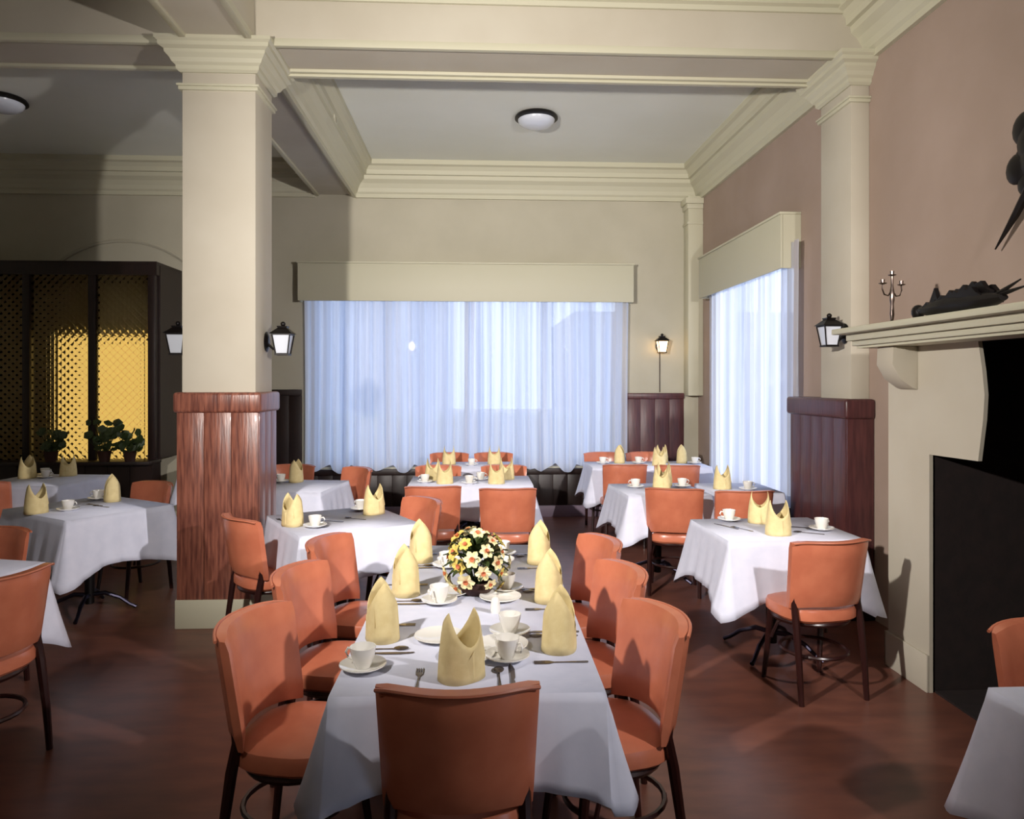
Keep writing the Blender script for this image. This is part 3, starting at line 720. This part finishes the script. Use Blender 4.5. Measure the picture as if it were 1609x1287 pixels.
# other tables
def item(kind, x, y, desc, rz=0): 
    if kind == 'n': napkin(x,y,ZT,math.radians(rz),desc)
    elif kind == 'c': cup(x,y,ZT,math.radians(rz),desc)
    else: cutlery(kind,x,y,ZT,math.radians(rz),desc)
for k,x,y,d,r in [
 ('n',-1.155,4.67,'at left on the turned table right of column',-40),('c',-1.00,4.60,'beside the left napkin of the turned table',0),
 ('n',-.70,5.06,'at right on the turned table right of column',40),('c',-.81,5.20,'beside the right napkin of the turned table',150),
 ('fork',-1.27,4.83,'left of the napkins on the turned table',30),('knife',-.95,4.80,'in the middle of the turned table',70),('spoon',-.80,4.88,'right of centre on the turned table',60),
 ('n',-.28,6.55,'at left on the wide rear table, front one',10),('n',-.40,6.78,'at left on the wide rear table, back one',-10),
 ('n',.18,6.52,'at right on the wide rear table, front one',0),('n',.28,6.80,'at right on the wide rear table, back one',10),
 ('c',-.46,6.60,'at the left end of the wide rear table',180),('c',-.06,6.50,'in the middle of the wide rear table',0),('c',.04,6.74,'behind the middle cup of the wide rear table',0),
 ('n',-.30,8.10,'at left on the rearmost table',0),('n',.20,8.10,'at right on the rearmost table',0),('c',-.05,7.95,'on the rearmost table',0),
 ('n',1.63,6.30,'on the table before the corner, back one',10),('n',1.56,6.10,'on the table before the corner, front one',-5),('c',1.36,6.20,'at left on the table before the corner',180),('c',1.77,6.22,'at right on the table before the corner',0),
 ('n',1.60,8.12,'at left on the corner table',70),('n',2.08,8.14,'second from right on the corner table',15),('n',2.30,8.10,'at far right on the corner table',80),
 ('c',1.40,8.05,'at left on the corner table',0),('c',1.80,8.05,'in the middle of the corner table',0),('c',2.42,8.0,'at the right end of the corner table',0),('n',1.98,7.85,'in front on the corner table',10),
 ('n',2.08,6.10,'against the right window curtain',5),('c',2.27,6.02,'against the right window curtain',0),
 ('n',1.82,4.62,'on the fireplace table, back one',-20),('n',1.785,4.25,'on the fireplace table, front one',0),('c',1.64,4.68,'at back left of the fireplace table',180),('c',2.10,4.36,'at right on the fireplace table',20),
 ('fork',1.63,4.42,'left of the napkins on the fireplace table',25),('knife',1.56,4.50,'farther left on the fireplace table',25),('spoon',1.98,4.28,'in front of the right cup by the fireplace',60),('knife',2.0,4.45,'behind the right cup by the fireplace',70),
 ('n',-3.03,5.20,'at front on the turned table left of the column',60),('n',-2.76,5.70,'at right on the turned table left of the column',-60),('c',-2.86,5.28,'in front on the turned table left of the column',0),('c',-2.90,5.77,'at the back of the turned table left of the column',180),
 ('fork',-2.80,5.52,'on the turned table left of the column',60),('spoon',-2.72,5.45,'on the turned table left of the column',60),
 ('n',-4.22,7.10,'at left on the bluish table, front one',50),('n',-4.28,7.24,'at left on the bluish table, back one',-60),('n',-3.93,7.26,'at back on the bluish table before the plants',10),('c',-4.05,7.10,'at front on the bluish table',0),('c',-4.16,7.28,'at back on the bluish table',0),
 ('n',-1.63,6.72,'on the table half hidden behind the column',80),('c',-1.76,6.70,'on the table half hidden behind the column',180),
 ('n',-2.42,8.40,'on the far table glimpsed beside the column',85),
 ('n',-2.40,3.30,'on the nearest table at the left edge',0) if 0 else ('fork',-2.45,3.62,'on the nearest table at left edge',60)]:
    item(k,x,y,d,r)

# flowers
fl = thing('flower_arrangement', 'cream and yellow daffodil bouquet with dark leaves on the long table', 'flowers', (0.0,3.13,ZT))
obj('bowl', MB().lathe([(.05,0),(.06,.006),(.075,.03),(.07,.055),(.064,.055),(.05,.02),(.001,.015)], 24, cap=False), 'pot', fl, smooth=True)
def blossom_mesh(n=6, r=.034):
    b = MB()
    for i in range(n):
        a = 2*PI*i/n; T = Matrix.Rotation(a,4,'Z')
        b.add([(0,0,.002),(r*.45,-r*.42,.006),(r*.9,-r*.30,.010),(r*1.12,0,.006),(r*.9,r*.30,.010),(r*.45,r*.42,.006)], [(0,1,2,3),(0,3,4,5)], T)
    return b.mesh('petals', recalc=False)
PET = blossom_mesh(); PET2 = PET.copy(); COR = MB().lathe([(.004,.002),(.008,.010),(.011,.014),(.009,.013),(.001,.006)], 12, cap=False).mesh('corona', smooth=True)
LEAF = MB().grid(lambda u,v: ((u-.5)*.040*math.sin(PI*min(.98,max(.04,v)))*1.0, v*.11, .02*math.sin(v*2.6)+abs(u-.5)*.01), 2, 6).mesh('leaf', recalc=False)
BUD = MB().sphere((0,0,0), .014, (1,1,1.3), 8).mesh('bud', smooth=True)
rnd = random.Random(21)
cen = Vector((0,0,.135))
for i in range(36):
    th = i*2.39996; zz = 1-1.75*(i+.5)/36; rr = math.sqrt(max(0,1-zz*zz)); d = Vector((rr*math.cos(th), rr*math.sin(th), zz))
    pos = cen+Vector((d.x*.125, d.y*.115, d.z*.140))*(rnd.uniform(.85,1.1))
    if pos.z < .035: pos.z = .035
    q = d.to_track_quat('Z','Y').to_euler()
    yel = rnd.random() < .2
    fb = put('blossom', PET2 if yel else PET, 'yellowpetal' if yel else 'petal', fl, loc=pos, rot=q)
    sc = rnd.uniform(.72,1.12); fb.scale = (sc,sc,sc)
    put('corona', COR, 'redcup', fb)
for i in range(46):
    th = i*2.39996+.7; zz = 1-1.7*(i+.5)/46; rr = math.sqrt(max(0,1-zz*zz)); d = Vector((rr*math.cos(th), rr*math.sin(th), zz*.8))
    o = put('leaf', LEAF, 'greenleaf', fl, loc=cen+d*.035, rot=(d.to_track_quat('Y','Z')).to_euler())
stems = MB()
for i in range(16):
    th = i*2.4; stems.tube([(0,0,.02),(.03*math.cos(th),.03*math.sin(th),.08),(.09*math.cos(th),.09*math.sin(th),.16+.04*math.sin(i))], .003, 5)
so = obj('stems', stems, 'greenleaf', fl)

# ------------------------------------------------------------------ potted plants on the booth ledge
def potted(label, x, z, s, seed):
    rn = random.Random(seed)
    t = thing('potted_plant', label, 'plant', (x, 8.19, z))
    obj('pot', MB().lathe([(.05,0),(.07,.11),(.075,.115),(.065,.115),(.05,.02),(.001,.01)], 16, cap=False), 'pot', t, smooth=True)
    lm = cached('rleaf', lambda: MB().add([(0,0,0)]+[(.042*math.cos(i*PI/5)*(1+.12*(i%2)), .042*math.sin(i*PI/5)*(1+.12*(i%2))+.03, .006*(i%2)) for i in range(10)], [(0,i+1,(i+1)%10+1) for i in range(10)]).mesh('leaf', recalc=False))
    sb = MB()
    for i in range(int(34*s)):
        a = rn.uniform(0,2*PI); h = rn.uniform(.10,.36)*s; r = rn.uniform(.02,.20)*s*(.6+h)
        q = Vector((r*math.cos(a), min(.10,max(-.15,.6*r*math.sin(a))), h))
        o = put('leaf', lm, 'greenleaf', t, loc=q, rot=(rn.uniform(.5,1.5), rn.uniform(-.6,.6), rn.uniform(-.8,.8)))
        k = rn.uniform(.7,1.25); o.scale = (k,k,k)
        sb.tube([(0,0,.09),(q.x*.5,q.y*.5,q.z*.6),tuple(q)], .003, 5)
    obj('stems', sb, 'greenleaf', t)
potted('potted plant silhouetted at the left amber pane', -4.62, .8, .85, 1)
potted('tall potted plant silhouetted just right of the booth post', -4.05, .8, 1.15, 2)
potted('dense potted plant silhouetted at right corner of amber pane', -3.78, .8, .95, 5)

# ------------------------------------------------------------------ mantel things and wall ornament
cb = thing('candelabra', 'three-armed silver candelabra on left end of mantel', 'candelabra', (2.32,3.98,1.979), math.radians(20))
obj('base', MB().lathe([(.045,0),(.045,.008),(.02,.018),(.008,.03)], 20), 'silver', cb, smooth=True)
obj('stem', MB().lathe([(.008,.03),(.012,.06),(.009,.12),(.013,.14),(.012,.19),(.007,.22),(.008,.275)], 12), 'silver', cb, smooth=True)
for s in (-1,1):
    obj('arm', MB().tube([(0,0,.20),(s*.03,0,.165),(s*.06,0,.17),(s*.075,0,.20),(s*.072,0,.225)], .004, 6), 'silver', cb, smooth=True)
for x_,z_ in ((0,.275),(-.072,.225),(.072,.225)):
    obj('candle_cup', MB().lathe([(.006,0),(.020,.004),(.022,.008),(.010,.010),(.011,.028),(.008,.028),(.001,.012)], 14, Matrix.Translation((x_,0,z_)), cap=False), 'silver', cb, smooth=True)
br = thing('bird_figure', 'dark carved bird with ragged tail lying along the mantel', 'figurine', (2.28,3.36,1.979), math.radians(-90))
body = MB()
prof = [(-.26,.035,.03),(-.20,.045,.05),(-.12,.055,.065),(-.03,.060,.07),(.06,.058,.066),(.15,.055,.06),(.23,.045,.045),(.30,.02,.02)]
vs = []; nn = 12
for x_, ry, rz_ in prof:
    for i in range(nn):
        a = 2*PI*i/nn; k = 1+.10*math.sin(x_*90+i); vs.append((x_, ry*math.cos(a)*k, max(.0, .045+rz_*.75*math.sin(a)*k)+abs(x_)*.02))
fs = [(j*nn+i, j*nn+(i+1)%nn, (j+1)*nn+(i+1)%nn, (j+1)*nn+i) for j in range(len(prof)-1) for i in range(nn)]+[tuple(range(nn)), tuple((len(prof)-1)*nn+i for i in range(nn))]
body.add(vs, fs); obj('body', body, 'iron', br, smooth=True)
obj('head', MB().sphere((-.315,0,.045), .038, (1,.8,1)).tube([(-.34,0,.03),(-.355,0,.0)], [.014,.003], 6).tube([(-.29,0,.05),(-.24,0,.045)], .022, 8), 'iron', br, smooth=True)
for yo, sc_, dx in ((-.03,.82,-.02),(0,1.0,0),(.03,.86,.025)):
    ol = [(-.23,.04),(-.165,.10 if yo else .15),(-.14,.085),(-.10,.105),(-.085,.095),(-.05,.125),(-.03,.11),(.0,.125),(.02,.118),(.05,.138),(.075,.12),(.11,.145),(.13,.13),(.17,.14),(.20,.105),(.23,.09),(.22,.04)]
    obj('wing', MB().prism([(x+dx, z*sc_) for x, z in ol], yo-.011, yo+.011, Matrix(((1,0,0,0),(0,0,1,0),(0,1,0,0),(0,0,0,1)))), 'iron', br)
for dz, L in ((.0,.44),(.03,.40),(-.015,.36)):
    obj('tail_feather', MB().tube([(.24,0,.06),(L,0,.085+dz)], [.014,.003], 6), 'iron', br)
wo = thing('wall_ornament', 'dark lobed wall ornament with a long pointed blade, cut by right edge', 'ornament', (XR-.045,3.45,2.80))
lob = MB()
for yy, zz, r_ in ((.12,-.06,.08),(.07,.13,.085),(.05,.03,.07),(-.02,-.03,.12),(-.02,.16,.10),(.06,-.15,.06),(-.12,.0,.12),(-.10,.18,.10),(-.10,-.14,.10),(.0,.05,.12),(.085,-.02,.06)):
    lob.sphere((0,yy,zz), r_, (.35,1,1), 14)
obj('lobed_body', lob, 'iron', wo, smooth=True)
obj('blade', MB().tube([(-.012,.266,-.44),(-.012,.12,-.29),(-.012,-.02,-.12)], [.004,.020,.026], 6), 'iron', wo)

# ------------------------------------------------------------------ outside
struct('ground_outside', MB().box(-30, 40, YB+.25, 60, -.6, -.5).box(XR+1.2, 40, -20, YB+.25, -.6, -.5), 'asphalt')
bd = tag(obj('building', MB().box(-16, -1.2, 24, 32, -.5, 6.5).box(3.5, 18, 26, 34, -.5, 4.2).prism([(-16.4,23.6),(-.8,23.6),(-.8,32.4),(-16.4,32.4)], 6.5, 6.8), 'facade'), 'pale building seen faintly through the back curtains', 'building')
tag(obj('hedge', MB().box(-12, 9, 15, 16.2, -.5, 1.0), 'hedge', bevel=.1), 'low hedge across the street behind the back curtains', 'hedge')
